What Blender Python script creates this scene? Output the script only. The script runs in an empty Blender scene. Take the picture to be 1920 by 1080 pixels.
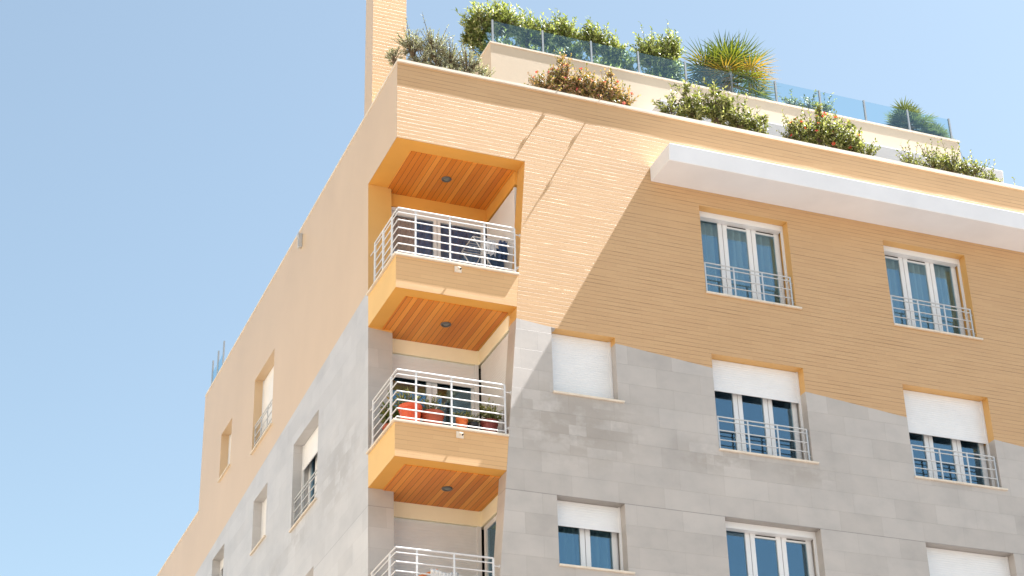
import bpy, bmesh, math, random
from mathutils import Vector, Matrix
random.seed(7)
R = math.radians
scene = bpy.context.scene
COL = scene.collection

# ------------------------------------------------------------------ camera
cam_d = bpy.data.cameras.new('camera')
cam = bpy.data.objects.new('camera', cam_d)
COL.objects.link(cam)
yaw, pitch, roll = R(22.16548744), R(28.44862404), R(-1.54655307)
fwd = Vector((math.sin(yaw)*math.cos(pitch), math.cos(yaw)*math.cos(pitch), math.sin(pitch)))
rgt = Vector((math.cos(yaw), -math.sin(yaw), 0))
upv = rgt.cross(fwd)
r2 = rgt*math.cos(roll) + upv*math.sin(roll)
u2 = -rgt*math.sin(roll) + upv*math.cos(roll)
M = Matrix((r2, u2, -fwd)).transposed().to_4x4()
M.translation = Vector((-8.262873, -25.28187426, -15.07945914))
cam.matrix_world = M
cam_d.sensor_width = 36.0
cam_d.lens = 3488.30266/1920*36
cam_d.clip_start = 0.1
cam_d.clip_end = 5000
scene.camera = cam

# ------------------------------------------------------------------ sun, sky, exposure
SUN = Vector((0.541, -0.088, 1.0)).normalized()
world = bpy.data.worlds.new('World')
scene.world = world
world.use_nodes = True
wn = world.node_tree
bg = wn.nodes['Background']
sky = wn.nodes.new('ShaderNodeTexSky')
sky.sky_type = 'NISHITA'
sky.sun_disc = False
sky.sun_elevation = math.asin(SUN.z)
sky.sun_rotation = math.atan2(SUN.x, SUN.y)
sky.altitude = 0
sky.air_density = 1.0
sky.dust_density = 1.2
sky.ozone_density = 1.0
hs = wn.nodes.new('ShaderNodeMix'); hs.data_type = 'RGBA'; hs.blend_type = 'MULTIPLY'      # clear, faintly greenish blue coastal air
hs.inputs[0].default_value = 1.0
hs.inputs[7].default_value = (1.0, 1.045, 0.93, 1)
hv = wn.nodes.new('ShaderNodeHueSaturation'); hv.inputs['Saturation'].default_value = 0.86
wn.links.new(sky.outputs[0], hv.inputs['Color'])
wn.links.new(hv.outputs[0], hs.inputs[6])
wn.links.new(hs.outputs[2], bg.inputs[0])
bg.inputs[1].default_value = 0.0525
sun_d = bpy.data.lights.new('sun', 'SUN')
sun_d.energy = 4.2
sun_d.angle = R(0.5)
sun_d.color = (1.0, 0.985, 0.965)
sun_o = bpy.data.objects.new('sun', sun_d)
COL.objects.link(sun_o)
sun_o.rotation_euler = SUN.to_track_quat('Z', 'Y').to_euler()
scene.view_settings.view_transform = 'Standard'
scene.view_settings.look = 'None'
scene.view_settings.gamma = 1.0
scene.view_settings.exposure = 2.21

# ------------------------------------------------------------------ helpers
class MB:
    def __init__(s): s.v = []; s.f = []; s.m = []
    def poly(s, pts, mat=0):
        n = len(s.v); s.v += [tuple(p) for p in pts]
        s.f.append(tuple(range(n, n+len(pts)))); s.m.append(mat); return s
    def hexa(s, p, mat=0):            # p: 4 bottom corners then 4 top corners, both counter-clockwise from above
        n = len(s.v); s.v += [tuple(q) for q in p]
        for f in ((0,3,2,1),(4,5,6,7),(0,1,5,4),(1,2,6,5),(2,3,7,6),(3,0,4,7)):
            s.f.append(tuple(n+i for i in f)); s.m.append(mat)
        return s
    def box(s, x0, x1, y0, y1, z0, z1, mat=0):
        return s.hexa(((x0,y0,z0),(x1,y0,z0),(x1,y1,z0),(x0,y1,z0),(x0,y0,z1),(x1,y0,z1),(x1,y1,z1),(x0,y1,z1)), mat)
    def tube(s, p, q, r, n=8, mat=0, r2=None, cap=True):
        p = Vector(p); q = Vector(q); d = (q-p)
        if d.length < 1e-6: return s
        d.normalize(); a = d.orthogonal().normalized(); b = d.cross(a)
        r2 = r if r2 is None else r2
        k = len(s.v)
        for c, rr in ((p, r), (q, r2)):
            for i in range(n):
                t = 2*math.pi*i/n
                s.v.append(tuple(c + a*(rr*math.cos(t)) + b*(rr*math.sin(t))))
        for i in range(n):
            j = (i+1) % n
            s.f.append((k+i, k+j, k+n+j, k+n+i)); s.m.append(mat)
        if cap:
            s.f.append(tuple(k+n-1-i for i in range(n))); s.m.append(mat)
            s.f.append(tuple(k+n+i for i in range(n))); s.m.append(mat)
        return s
    def lathe(s, c, prof, n=20, mat=0):
        k = len(s.v)
        for r, z in prof:
            for i in range(n):
                t = 2*math.pi*i/n
                s.v.append((c[0]+r*math.cos(t), c[1]+r*math.sin(t), c[2]+z))
        for a in range(len(prof)-1):
            for i in range(n):
                j = (i+1) % n
                s.f.append((k+a*n+i, k+a*n+j, k+(a+1)*n+j, k+(a+1)*n+i)); s.m.append(mat)
        return s
    def build(s, name, mats, parent=None, loc=None, smooth=False, bevel=0, rotz=None):
        me = bpy.data.meshes.new(name)
        me.from_pydata(s.v, [], s.f)
        if not isinstance(mats, (list, tuple)): mats = [mats]
        for m in mats: me.materials.append(m)
        if any(s.m): me.polygons.foreach_set('material_index', s.m)
        if smooth: me.polygons.foreach_set('use_smooth', [True]*len(s.f))
        me.update()
        o = bpy.data.objects.new(name, me); COL.objects.link(o)
        if parent: o.parent = parent
        if loc: o.location = loc
        if rotz is not None: o.rotation_euler = (0, 0, rotz)
        if bevel:
            b = o.modifiers.new('bevel', 'BEVEL'); b.width = bevel; b.segments = 2; b.limit_method = 'ANGLE'
        return o

def tag(o, label=None, cat=None, group=None, kind=None):
    if label: o['label'] = label
    if cat: o['category'] = cat
    if group: o['group'] = group
    if kind: o['kind'] = kind
    return o
def empty(name, loc=(0,0,0), label=None, cat=None, group=None):
    o = bpy.data.objects.new(name, None); COL.objects.link(o); o.location = loc
    o.empty_display_size = .3
    return tag(o, label, cat, group)

# ------------------------------------------------------------------ materials
class NT:
    def __init__(s, name):
        s.m = bpy.data.materials.new(name); s.m.use_nodes = True
        s.t = s.m.node_tree; s.b = s.t.nodes['Principled BSDF']; s.out = s.t.nodes['Material Output']
    def n(s, typ, **kw):
        o = s.t.nodes.new('ShaderNode'+typ)
        for k, v in kw.items(): setattr(o, k, v)
        return o
    def put(s, sock, v):
        if hasattr(v, 'is_output'): s.t.links.new(v, sock)
        elif isinstance(v, (tuple, list)) and len(v) == 3 and len(sock.default_value) == 4: sock.default_value = (*v, 1)
        else: sock.default_value = v
    def math(s, op, a, b=0.0, c=None, clamp=False):
        o = s.n('Math', operation=op); o.use_clamp = clamp
        s.put(o.inputs[0], a); s.put(o.inputs[1], b)
        if c is not None: s.put(o.inputs[2], c)
        return o.outputs[0]
    def mix(s, f, a, b, blend='MIX'):
        o = s.n('Mix', data_type='RGBA', blend_type=blend)
        s.put(o.inputs[0], f); s.put(o.inputs[6], a); s.put(o.inputs[7], b)
        return o.outputs[2]
    def noise(s, vec, scale, detail=3, rough=.55):
        o = s.n('TexNoise'); s.put(o.inputs['Scale'], scale); o.inputs['Detail'].default_value = detail
        o.inputs['Roughness'].default_value = rough
        if vec is not None: s.put(o.inputs['Vector'], vec)
        return o.outputs['Fac']
    def ramp(s, f, stops):
        o = s.n('ValToRGB'); cr = o.color_ramp
        while len(cr.elements) < len(stops): cr.elements.new(.5)
        for e, (p, c) in zip(cr.elements, stops): e.position = p; e.color = (*c, 1) if len(c) == 3 else c
        s.put(o.inputs[0], f); return o.outputs[0]
    def rng(s, f, a, b, c=0., d=1.):
        o = s.n('MapRange'); s.put(o.inputs[0], f)
        for i, v in enumerate((a, b, c, d)): o.inputs[i+1].default_value = v
        return o.outputs[0]
    def obj(s):
        o = s.n('TexCoord').outputs['Object']
        x = s.n('SeparateXYZ'); s.put(x.inputs[0], o)
        return o, x.outputs[0], x.outputs[1], x.outputs[2]
    def comb(s, x, y, z):
        o = s.n('CombineXYZ'); s.put(o.inputs[0], x); s.put(o.inputs[1], y); s.put(o.inputs[2], z); return o.outputs[0]
    def bump(s, h, strength, dist):
        o = s.n('Bump'); o.inputs['Strength'].default_value = strength; o.inputs['Distance'].default_value = dist
        s.put(o.inputs['Height'], h); s.put(s.b.inputs['Normal'], o.outputs[0]); return o
    def set(s, col=None, rough=None, spec=None, metal=None):
        if col is not None: s.put(s.b.inputs['Base Color'], col)
        if rough is not None: s.put(s.b.inputs['Roughness'], rough)
        if spec is not None: s.put(s.b.inputs['Specular IOR Level'], spec)
        if metal is not None: s.put(s.b.inputs['Metallic'], metal)
        return s.m

def plain(name, col, rough=.6, spec=.4, var=.06, scale=6, metal=0, bump=0):
    n = NT(name); o, x, y, z = n.obj()
    f = n.noise(o, scale, 4)
    lo = tuple(c*(1-var) for c in col); hi = tuple(min(1, c*(1+var)) for c in col)
    if bump: n.bump(n.noise(o, scale*12, 3), bump, .01)
    return n.set(n.ramp(f, [(.3, lo), (.7, hi)]), rough, spec, metal)

TAN = (.53, .335, .155)
def tan_brick(n, o, x, y, z, jc=.72):
    """long thin bricks in the facade plane: returns colour, height"""
    u = n.math('ADD', x, y)
    vec = n.comb(u, z, 0.0)
    b = n.n('TexBrick'); b.offset = .5; b.squash = 1.0
    n.put(b.inputs['Vector'], vec)
    b.inputs['Scale'].default_value = 1.0
    b.inputs['Brick Width'].default_value = .42; b.inputs['Row Height'].default_value = .077
    b.inputs['Mortar Size'].default_value = .0022; b.inputs['Mortar Smooth'].default_value = .2
    b.inputs['Color1'].default_value = (.54, .335, .168, 1); b.inputs['Color2'].default_value = (.505, .305, .150, 1)
    b.inputs['Mortar'].default_value = (.43, .26, .11, 1)
    big = n.noise(o, .35, 3)
    col = n.mix(.35, b.outputs['Color'], n.ramp(big, [(.3, (.475, .295, .14)), (.7, (.56, .36, .185))]))
    r = n.math('DIVIDE', z, .077); r = n.math('SUBTRACT', r, n.math('FLOOR', r))
    w = n.math('ADD', .046, n.math('MULTIPLY', n.math('SUBTRACT', n.noise(n.comb(n.math('MULTIPLY', u, .9), n.math('MULTIPLY', z, 9.0), 5.0), 1.0, 3), .53), .24))
    j = n.math('LESS_THAN', n.math('MINIMUM', r, n.math('SUBTRACT', 1.0, r)), w)
    col = n.mix(n.math('MULTIPLY', j, jc), col, (.22, .125, .05))
    row = n.noise(n.comb(n.math('MULTIPLY', u, 1.6), n.math('MULTIPLY', z, 26.0), 0.0), 1.0, 2)
    h = n.math('SUBTRACT', n.math('MULTIPLY', row, .32), n.math('ADD', n.math('MULTIPLY', b.outputs['Fac'], .25), n.math('MULTIPLY', j, .45)))
    return col, h
def grey_stone(n, o, x, y, z):
    u = n.math('ADD', x, y)
    vec = n.comb(u, n.math('ADD', z, 3.91), 0.0)
    b = n.n('TexBrick'); b.offset = .37; b.squash = 1.0
    n.put(b.inputs['Vector'], vec)
    b.inputs['Scale'].default_value = 1.0
    b.inputs['Brick Width'].default_value = .82; b.inputs['Row Height'].default_value = .36
    b.inputs['Mortar Size'].default_value = .003; b.inputs['Mortar Smooth'].default_value = .3
    b.inputs['Color1'].default_value = (.385, .36, .335, 1); b.inputs['Color2'].default_value = (.475, .45, .425, 1)
    b.inputs['Mortar'].default_value = (.32, .30, .28, 1)
    cloud = n.noise(n.comb(u, n.math('MULTIPLY', z, 1.8), x), 1.1, 5, .6)
    col = n.mix(.45, b.outputs['Color'], n.ramp(cloud, [(.3, (.34, .325, .31)), (.5, (.44, .415, .39)), (.7, (.51, .475, .44))]))
    # damp, blotchy patch round the small closed window and under sills
    def patch(cx, cz, rx, rz, inner):
        dx = n.math('DIVIDE', n.math('SUBTRACT', u, cx), rx); dz = n.math('DIVIDE', n.math('SUBTRACT', z, cz), rz)
        d = n.math('SQRT', n.math('ADD', n.math('MULTIPLY', dx, dx), n.math('MULTIPLY', dz, dz)))
        return n.rng(d, inner, 1.15, 1, 0)
    pt = n.math('MAXIMUM', patch(3.1, -2.6, 1.45, .85, .4), n.math('MAXIMUM', patch(5.65, -2.85, .95, .36, .3), patch(7.3, -2.95, .7, .25, .2)))
    slab = n.n('TexBrick'); slab.offset = .43; n.put(slab.inputs['Vector'], n.comb(u, n.math('ADD', z, 3.91), 0.0))
    slab.inputs['Scale'].default_value = 1.0; slab.inputs['Brick Width'].default_value = .31; slab.inputs['Row Height'].default_value = .18
    slab.inputs['Mortar Size'].default_value = 0.0; slab.inputs['Color1'].default_value = (0,0,0,1); slab.inputs['Color2'].default_value = (1,1,1,1)
    nz = n.math('ADD', n.math('MULTIPLY', n.noise(n.comb(u, n.math('MULTIPLY', z, 1.4), 0.0), 2.8, 5, .65), .75), n.math('MULTIPLY', slab.outputs['Color'], .25))
    blot = n.math('MULTIPLY', pt, n.rng(nz, .42, .56), clamp=True)
    pale = n.math('MULTIPLY', pt, n.rng(nz, .40, .30), clamp=True)
    col = n.mix(n.math('MULTIPLY', blot, .42), col, (.26, .225, .185))
    col = n.mix(n.math('MULTIPLY', pale, .35), col, (.60, .57, .53))
    # drips, stretched vertically
    drip = n.rng(n.noise(n.comb(n.math('MULTIPLY', u, 6.0), n.math('MULTIPLY', z, .5), 3.0), 1.0, 4), .56, .75)
    col = n.mix(n.math('MULTIPLY', drip, .10), col, (.30, .275, .24))
    # continuous joint at lintel height
    seam = n.math('LESS_THAN', n.math('ABSOLUTE', n.math('ADD', z, 3.91)), .007)
    col = n.mix(n.math('MULTIPLY', seam, .6), col, (.22, .21, .20))
    h = n.math('SUBTRACT', n.math('MULTIPLY', n.noise(o, 9, 5), .35), b.outputs['Fac'])
    return col, h
def facade(name, side, brick=True, joints=True):
    n = NT(name); o, x, y, z = n.obj()
    if side == 'front': line = n.math('ADD', n.math('MULTIPLY', x, -.0985), -.64)
    else: line = n.math('ADD', n.math('MULTIPLY', y, -.0553), .165)
    edge = n.math('ADD', line, n.math('MULTIPLY', n.math('SUBTRACT', n.noise(o, 5, 2), .5), .012))
    m = n.math('GREATER_THAN', z, edge)
    gc, gh = grey_stone(n, o, x, y, z)
    if brick: tc, th = tan_brick(n, o, x, y, z)
    else:
        lo, hi = ((.56, .405, .25), (.61, .445, .28)) if side == 'side' else ((.60, .34, .10), (.64, .37, .12))
        tc = n.ramp(n.noise(n.comb(n.math('ADD', x, y), n.math('MULTIPLY', z, .6), 0.0), .7, 5, .6), [(.3, lo), (.7, hi)]); th = n.math('MULTIPLY', n.noise(o, 30, 3), .25)
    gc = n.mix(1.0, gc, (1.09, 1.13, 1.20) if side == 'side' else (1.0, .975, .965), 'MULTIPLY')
    h = n.math('ADD', n.math('MULTIPLY', th, m), n.math('MULTIPLY', gh, n.math('SUBTRACT', 1.0, m)))
    n.bump(h, .5 if brick else .25, .006 if brick else .003)
    n.set(n.mix(m, gc, tc), .5 if brick else .34, .5 if brick else .7)
    return n.m

M_FRONT = facade('front_cladding', 'front')
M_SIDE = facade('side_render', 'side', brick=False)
M_REV = facade('front_reveal', 'front', brick=False)
def brick_only(name, jc, k):
    n = NT(name); o, x, y, z = n.obj(); c, h = tan_brick(n, o, x, y, z, jc); n.bump(h, k, .006)
    return n.set(n.mix(1.0, c, (1.16, 1.14, 1.08), 'MULTIPLY'), .52, .5)
M_BRICK = brick_only('tan_brick', .72, .5)
M_PARA = brick_only('tan_brick_fine', .34, .25)
M_TAN_BOUNCE = plain('tan_bounce_render', (.70, .345, .07), .6, .4, .05, 1.2, bump=.1)  # tan loggia render, its extra orange standing in for warm bounced light
M_YEL = plain('yellow_render', (.66, .43, .17), .6, .4, .04, 1.2, bump=.1)
M_CREAM = plain('cream_render', (.56, .46, .345), .7, .3, .05, 1.0, bump=.1)
M_BEAM = plain('cream_beam_render', (.94, .85, .62), .7, .3, .04, 1.5, bump=.1)
M_COPE = plain('pale_stone_coping', (.66, .58, .48), .6, .4, .10, 5, bump=.1)
M_SLAB = plain('white_painted_concrete', (.72, .73, .76), .6, .35, .04, 1.3, bump=.1)
M_WHITE = plain('white_pvc', (.73, .73, .735), .35, .5, .03, 3)
M_RAIL = plain('white_painted_steel', (.60, .60, .61), .35, .5, .05, 8)
M_ALU = plain('galvanised_steel', (.52, .53, .54), .4, .5, .08, 8, metal=.4)
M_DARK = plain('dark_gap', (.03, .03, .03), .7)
M_ROOM = plain('room_shade', (.05, .05, .05), .9, .1)  # near-black colour puts the shade of the unlit rooms into their walls
M_ROOF = plain('roof_tiles', (.42, .33, .26), .8, .2, .1, 3)
M_SOIL = plain('soil', (.06, .04, .025), .95, .1, .3, 9)
M_STONE = M_FRONT

def wood():
    n = NT('varnished_wood_boards'); o, x, y, z = n.obj()
    p = n.math('DIVIDE', x, .093); i = n.math('FLOOR', p); fr = n.math('SUBTRACT', p, i)
    wn_ = n.n('TexWhiteNoise', noise_dimensions='1D'); n.put(wn_.inputs['W'], n.math('ADD', i, n.math('MULTIPLY', n.math('FLOOR', z), 17.0)))
    tone = wn_.outputs['Value']
    g = n.noise(n.comb(n.math('MULTIPLY', x, 38.0), n.math('MULTIPLY', y, 1.6), n.math('MULTIPLY', tone, 30.0)), 1.0, 5, .6)
    c = n.ramp(n.math('ADD', n.math('MULTIPLY', tone, .62), n.math('MULTIPLY', g, .38)), [(.15, (.58, .165, .016)), (.5, (.71, .24, .028)), (.85, (.82, .33, .055))])
    seam = n.math('LESS_THAN', n.math('MINIMUM', fr, n.math('SUBTRACT', 1.0, fr)), .04)
    c = n.mix(n.math('MULTIPLY', seam, .75), c, (.10, .03, .008))
    h = n.math('SUBTRACT', n.math('MULTIPLY', g, .15), seam)
    n.bump(h, .6, .006)
    return n.set(c, .42, .5)
M_WOOD = wood()

def glass(name, tint, f0, gtint=(.74, .92, 1)):
    n = NT(name)
    t = n.n('BsdfTransparent'); t.inputs[0].default_value = (*tint, 1)
    g = n.n('BsdfGlossy'); g.inputs['Roughness'].default_value = .01; g.inputs[0].default_value = (*gtint, 1)
    ge = n.n('NewGeometry')
    d = n.n('VectorMath', operation='DOT_PRODUCT'); n.put(d.inputs[0], ge.outputs['Incoming']); n.put(d.inputs[1], ge.outputs['Normal'])
    c = n.math('SUBTRACT', 1.0, n.math('ABSOLUTE', d.outputs['Value']), clamp=True)
    f = n.math('ADD', f0, n.math('MULTIPLY', n.math('POWER', c, 5.0), 1-f0), clamp=True)
    o = n.noise(n.n('TexCoord').outputs['Object'], 1.6, 2)
    b = n.n('Bump'); b.inputs['Strength'].default_value = .05; b.inputs['Distance'].default_value = .02
    n.put(b.inputs['Height'], o); n.put(g.inputs['Normal'], b.outputs[0])
    m = n.n('MixShader'); n.put(m.inputs[0], f)
    n.t.links.new(t.outputs[0], m.inputs[1]); n.t.links.new(g.outputs[0], m.inputs[2])
    n.t.links.new(m.outputs[0], n.out.inputs[0])
    return n.m
M_GLASS = glass('window_glass', (.70, .78, .80), .18, (.48, .74, .95))
M_BGLASS = glass('blue_tinted_glass', (.84, .925, .955), .06)
M_POST = plain('anodised_post', (.22, .25, .28), .4, .5, .06, 8)

def curtain_mat(name, col):
    n = NT(name); o, x, y, z = n.obj()
    n.set(n.ramp(n.noise(n.comb(n.math('MULTIPLY', x, 14.0), n.math('MULTIPLY', z, .8), 0.0), 1.0, 4), [(.3, tuple(c*.8 for c in col)), (.7, col)]), .9, .1)
    return n.m
M_CURT = curtain_mat('curtain_cloth', (.78, .73, .60))
M_CURT2 = curtain_mat('teal_curtain_cloth', (.26, .33, .31))

def leaf(name, stops, trans=.35, rough=.45, spec=.5):
    n = NT(name)
    r = n.n('NewGeometry').outputs['Random Per Island']
    c = n.ramp(r, stops)
    n.set(c, rough, spec)
    tr = n.n('BsdfTranslucent'); n.put(tr.inputs[0], n.mix(1.0, c, (1.15, 1.25, .6), 'MULTIPLY'))
    m = n.n('MixShader'); m.inputs[0].default_value = trans
    n.t.links.new(n.b.outputs[0], m.inputs[1]); n.t.links.new(tr.outputs[0], m.inputs[2]); n.t.links.new(m.outputs[0], n.out.inputs[0])
    return n.m
L_OLIVE = leaf('olive_leaf', [(0, (.06, .08, .015)), (.4, (.20, .23, .05)), (1, (.50, .49, .25))])
L_GREEN = leaf('green_leaf', [(0, (.055, .07, .015)), (.5, (.18, .195, .05)), (1, (.47, .45, .23))])
L_SILVER = leaf('silver_leaf', [(0, (.14, .15, .09)), (.5, (.32, .32, .22)), (1, (.52, .50, .38))], .25)
L_RED = leaf('reddish_leaf', [(0, (.09, .085, .02)), (.45, (.24, .20, .07)), (.7, (.40, .22, .12)), (1, (.52, .32, .22))])
L_PALM = leaf('palm_leaf', [(0, (.035, .06, .01)), (.5, (.09, .125, .018)), (.85, (.19, .19, .025)), (1, (.36, .20, .03))], .3)
L_PALM2 = leaf('blue_palm_leaf', [(0, (.05, .07, .03)), (.5, (.09, .11, .05)), (1, (.17, .19, .10))], .3)
F_RED = leaf('red_petal', [(0, (.55, .03, .02)), (.6, (.70, .08, .06)), (1, (.70, .20, .14))], .3)
F_PINK = leaf('pink_petal', [(0, (.55, .05, .08)), (.6, (.65, .16, .15)), (1, (.70, .32, .25))], .3)
M_BARK = plain('bark', (.13, .095, .065), .9, .1, .3, 12)

# ------------------------------------------------------------------ ground
GZ = -16.7
g = MB(); g.poly(((-900,-900,GZ),(900,-900,GZ),(900,900,GZ),(-900,900,GZ)))
tag(g.build('ground', plain('pale_paving', (.195, .170, .155), .85, .2, .12, .3)), kind='structure')

# ------------------------------------------------------------------ the building
B = empty('apartment_building', (0,0,GZ), 'tan brick and grey stone apartment block with wood lined corner balconies', 'building')
def part(mb, name, mats, **kw):
    o = mb.build(name, mats, B, **kw)
    if kw.get('loc') is None: o.location = (0, 0, -GZ)
    return o
XR, YB, ZC = 21.0, 14.43, 3.82          # right end, end of the tall block, underside of coping
ST = 2.975
SILL = [0.0, -2.99, -5.98]
SOF = [2.27, -.624, -3.60, -6.6]
def redge(z): return 2.165 + .078*z if z > -1 else 2.087+.086*(z+1)     # slanted right edge of the loggias
def ledge(z): return 1.511 + .0425*z                                    # slanted edge of the left pier
ZB = -6.62
# windows: u0,u1,z0,z1
FW = dict(A=(5.70,7.49,.28,2.045), B=(9.51,11.30,.28,2.045), B2=(13.33,15.12,.28,2.045), C=(2.72,3.885,-2.09,-.915), D=(5.70,7.49,-2.705,-.923),
          E=(9.51,11.31,-2.705,-.923), E2=(13.33,15.12,-2.705,-.923), F=(2.71,3.895,-5.07,-3.91), G=(5.70,7.49,-5.69,-3.913), H=(9.54,11.33,-5.69,-3.913), H2=(13.33,15.12,-5.69,-3.913))
LW = dict(I=(7.90,9.49,.33,2.01), J=(11.45,12.45,.886,2.01), K=(4.43,6.12,-2.605,-.87), L=(8.03,9.11,-1.995,-.87), M=(11.57,12.66,-2.0,-.87), N=(4.48,6.2,-5.6,-3.84), O=(8.03,9.11,-4.97,-3.84), P=(11.57,12.66,-4.97,-3.84))
def grid_wall(mb, P, u0, u1, v0, v1, holes):
    us = sorted({u0, u1, *[h[0] for h in holes], *[h[1] for h in holes]}); vs = sorted({v0, v1, *[h[2] for h in holes], *[h[3] for h in holes]})
    us = [u for u in us if u0 <= u <= u1]; vs = [v for v in vs if v0 <= v <= v1]
    for a, b in zip(us, us[1:]):
        for c, d in zip(vs, vs[1:]):
            mu, mv = (a+b)/2, (c+d)/2
            if any(h[0] < mu < h[1] and h[2] < mv < h[3] for h in holes): continue
            mb.poly((P(a,0,c), P(b,0,c), P(b,0,d), P(a,0,d)))
    for a, b, c, d in holes:
        e = .385
        mb.poly((P(a,0,c), P(a,0,d), P(a,e,d), P(a,e,c)), 1); mb.poly((P(b,0,d), P(b,0,c), P(b,e,c), P(b,e,d)), 1)
        mb.poly((P(a,0,d), P(b,0,d), P(b,e,d), P(a,e,d)), 1); mb.poly((P(b,0,c), P(a,0,c), P(a,e,c), P(b,e,c)), 1)
PF = lambda u, d, v: (u, d, v)
PL = lambda u, d, v: (d, -u, v)
w = MB()
grid_wall(w, PF, 2.6, XR, ZB, ZC, list(FW.values()))
w.poly(((0,0,SOF[0]),(redge(SOF[0]),0,SOF[0]),(2.6,0,SOF[0]),(2.6,0,ZC),(0,0,ZC)))
zz = [SOF[0], 0, -1, -2, -3, -4, -5, -6, ZB]
for a, b in zip(zz, zz[1:]):
    w.poly(((redge(b),0,b),(2.6,0,b),(2.6,0,a),(redge(a),0,a)))
    w.poly(((redge(b),0,b),(redge(a),0,a),(redge(a),.34,a),(redge(b),.34,b)), 1)   # jamb
    w.poly(((redge(b),.34,b),(redge(a),.34,a),(2.6,.34,a),(2.6,.34,b)), 1)
w.box(0, XR, 0.0, .3, GZ, ZB)
w.poly(((XR,0,GZ),(XR,YB,GZ),(XR,YB,ZC),(XR,0,ZC)))
part(w, 'brick_wall', [M_FRONT, M_REV])
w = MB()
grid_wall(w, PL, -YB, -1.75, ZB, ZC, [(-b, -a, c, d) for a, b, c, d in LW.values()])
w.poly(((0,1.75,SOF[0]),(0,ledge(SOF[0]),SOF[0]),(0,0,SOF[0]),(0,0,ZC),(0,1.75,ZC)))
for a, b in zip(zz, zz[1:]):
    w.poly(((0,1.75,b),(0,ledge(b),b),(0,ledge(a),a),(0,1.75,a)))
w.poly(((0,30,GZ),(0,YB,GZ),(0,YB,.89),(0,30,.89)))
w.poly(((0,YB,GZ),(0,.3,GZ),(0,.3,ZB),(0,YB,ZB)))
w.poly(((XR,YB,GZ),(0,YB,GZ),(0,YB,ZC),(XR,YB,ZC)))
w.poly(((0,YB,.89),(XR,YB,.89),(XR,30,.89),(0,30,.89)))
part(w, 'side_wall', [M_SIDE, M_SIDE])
# pier at the left of the loggias
w = MB()
for a, b in zip(zz, zz[1:]):
    w.poly(((0,ledge(b),b),(.43,ledge(b),b),(.43,ledge(a),a),(0,ledge(a),a)))
    w.poly(((.43,ledge(b),b),(.43,1.85,b),(.43,1.85,a),(.43,ledge(a),a)))
part(w, 'corner_pier', [M_REV])

# coping, with a slightly uneven outer edge as laid stone has
def coping(name, P, u0, u1, z0, z1, over=.042, depth=.26, seg=.55, jit=.0025):
    m = MB(); n = max(1, int((u1-u0)/seg)); rr = random.Random(3)
    us = [u0+(u1-u0)*i/n for i in range(n+1)]
    ov = [-(over+rr.uniform(-jit, jit)) for _ in us]; ov[0] = -over
    for i in range(n):
        a, b = us[i], us[i+1]
        m.hexa((P(a,ov[i],z0), P(b,ov[i+1],z0), P(b,depth,z0), P(a,depth,z0), P(a,ov[i],z1), P(b,ov[i+1],z1), P(b,depth,z1), P(a,depth,z1)))
    return part(m, name, M_COPE)
coping('coping', PF, -.008, XR, ZC, ZC+.05)
coping('coping', PL, -YB, -.26, ZC, ZC+.05, .008, jit=0)
coping('coping', PL, -30, -YB-.002, .89, .94, .008, jit=0)
m = MB(); m.box(.2, XR-.02, .2, .24, 2.6, ZC-.002); m.box(.2, .24, .24, YB-.02, 2.6, ZC-.002)
part(m, 'parapet_lining', M_CREAM)
m = MB(); m.box(.02, XR-.02, .02, YB-.02, 2.45, 2.6)
part(m, 'terrace_floor', M_ROOF)
m = MB(); m.box(.3, 13.9, .245, .80, 2.61, 3.70)
part(m, 'planter', [M_CREAM])
m = MB(); m.box(.35, 13.85, .29, .76, 3.70, 3.73)
part(m, 'planter_soil', [M_SOIL])

# white canopies
def canopy(x0, x1, yw, z, d, th):
    m = MB()
    d2 = d+.05
    m.hexa(((x0,yw-d,z),(x1,yw-d,z),(x1,yw,z),(x0,yw,z),(x0,yw-d2,z+th),(x1,yw-d2,z+th),(x1,yw,z+th*.92),(x0,yw,z+th*.92)))
    return part(m, 'canopy', M_SLAB, bevel=.012)
canopy(4.765, XR-.3, .002, 2.358, .765, .325)
canopy(6.1, 14.15, 2.752, 5.34, .765, .325)

# penthouse storey set back on the roof terrace
PX0, PX1, PY, PZ = 2.84, 13.76, 2.75, 6.80
m = MB()
m.poly(((PX0,PY,2.6),(PX1,PY,2.6),(PX1,PY,PZ),(PX0,PY,PZ))); m.poly(((PX0,11,2.6),(PX0,PY,2.6),(PX0,PY,PZ),(PX0,11,PZ)))
m.poly(((PX1,PY,2.6),(PX1,11,2.6),(PX1,11,PZ),(PX1,PY,PZ))); m.poly(((PX0+.02,PY+.02,6.55),(PX1-.02,PY+.02,6.55),(PX1-.02,11,6.55),(PX0+.02,11,6.55)))
m.poly(((PX1,11,2.6),(PX0,11,2.6),(PX0,11,PZ),(PX1,11,PZ)))
pent = part(m, 'penthouse', [M_CREAM])
m = MB(); m.box(PX0-.02, PX1+.02, PY-.02, PY+.2, PZ, PZ+.035); m.box(PX0-.02, PX0+.2, PY+.2, 11, PZ, PZ+.035); m.box(PX1-.2, PX1+.02, PY+.2, 11, PZ, PZ+.035)
m.build('coping', M_COPE, pent)
m = MB(); m.box(PX0+.25, PX1-.25, PY+.28, 4.6, 6.56, 6.78)
m.build('planting_bed', M_SOIL, pent)

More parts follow.
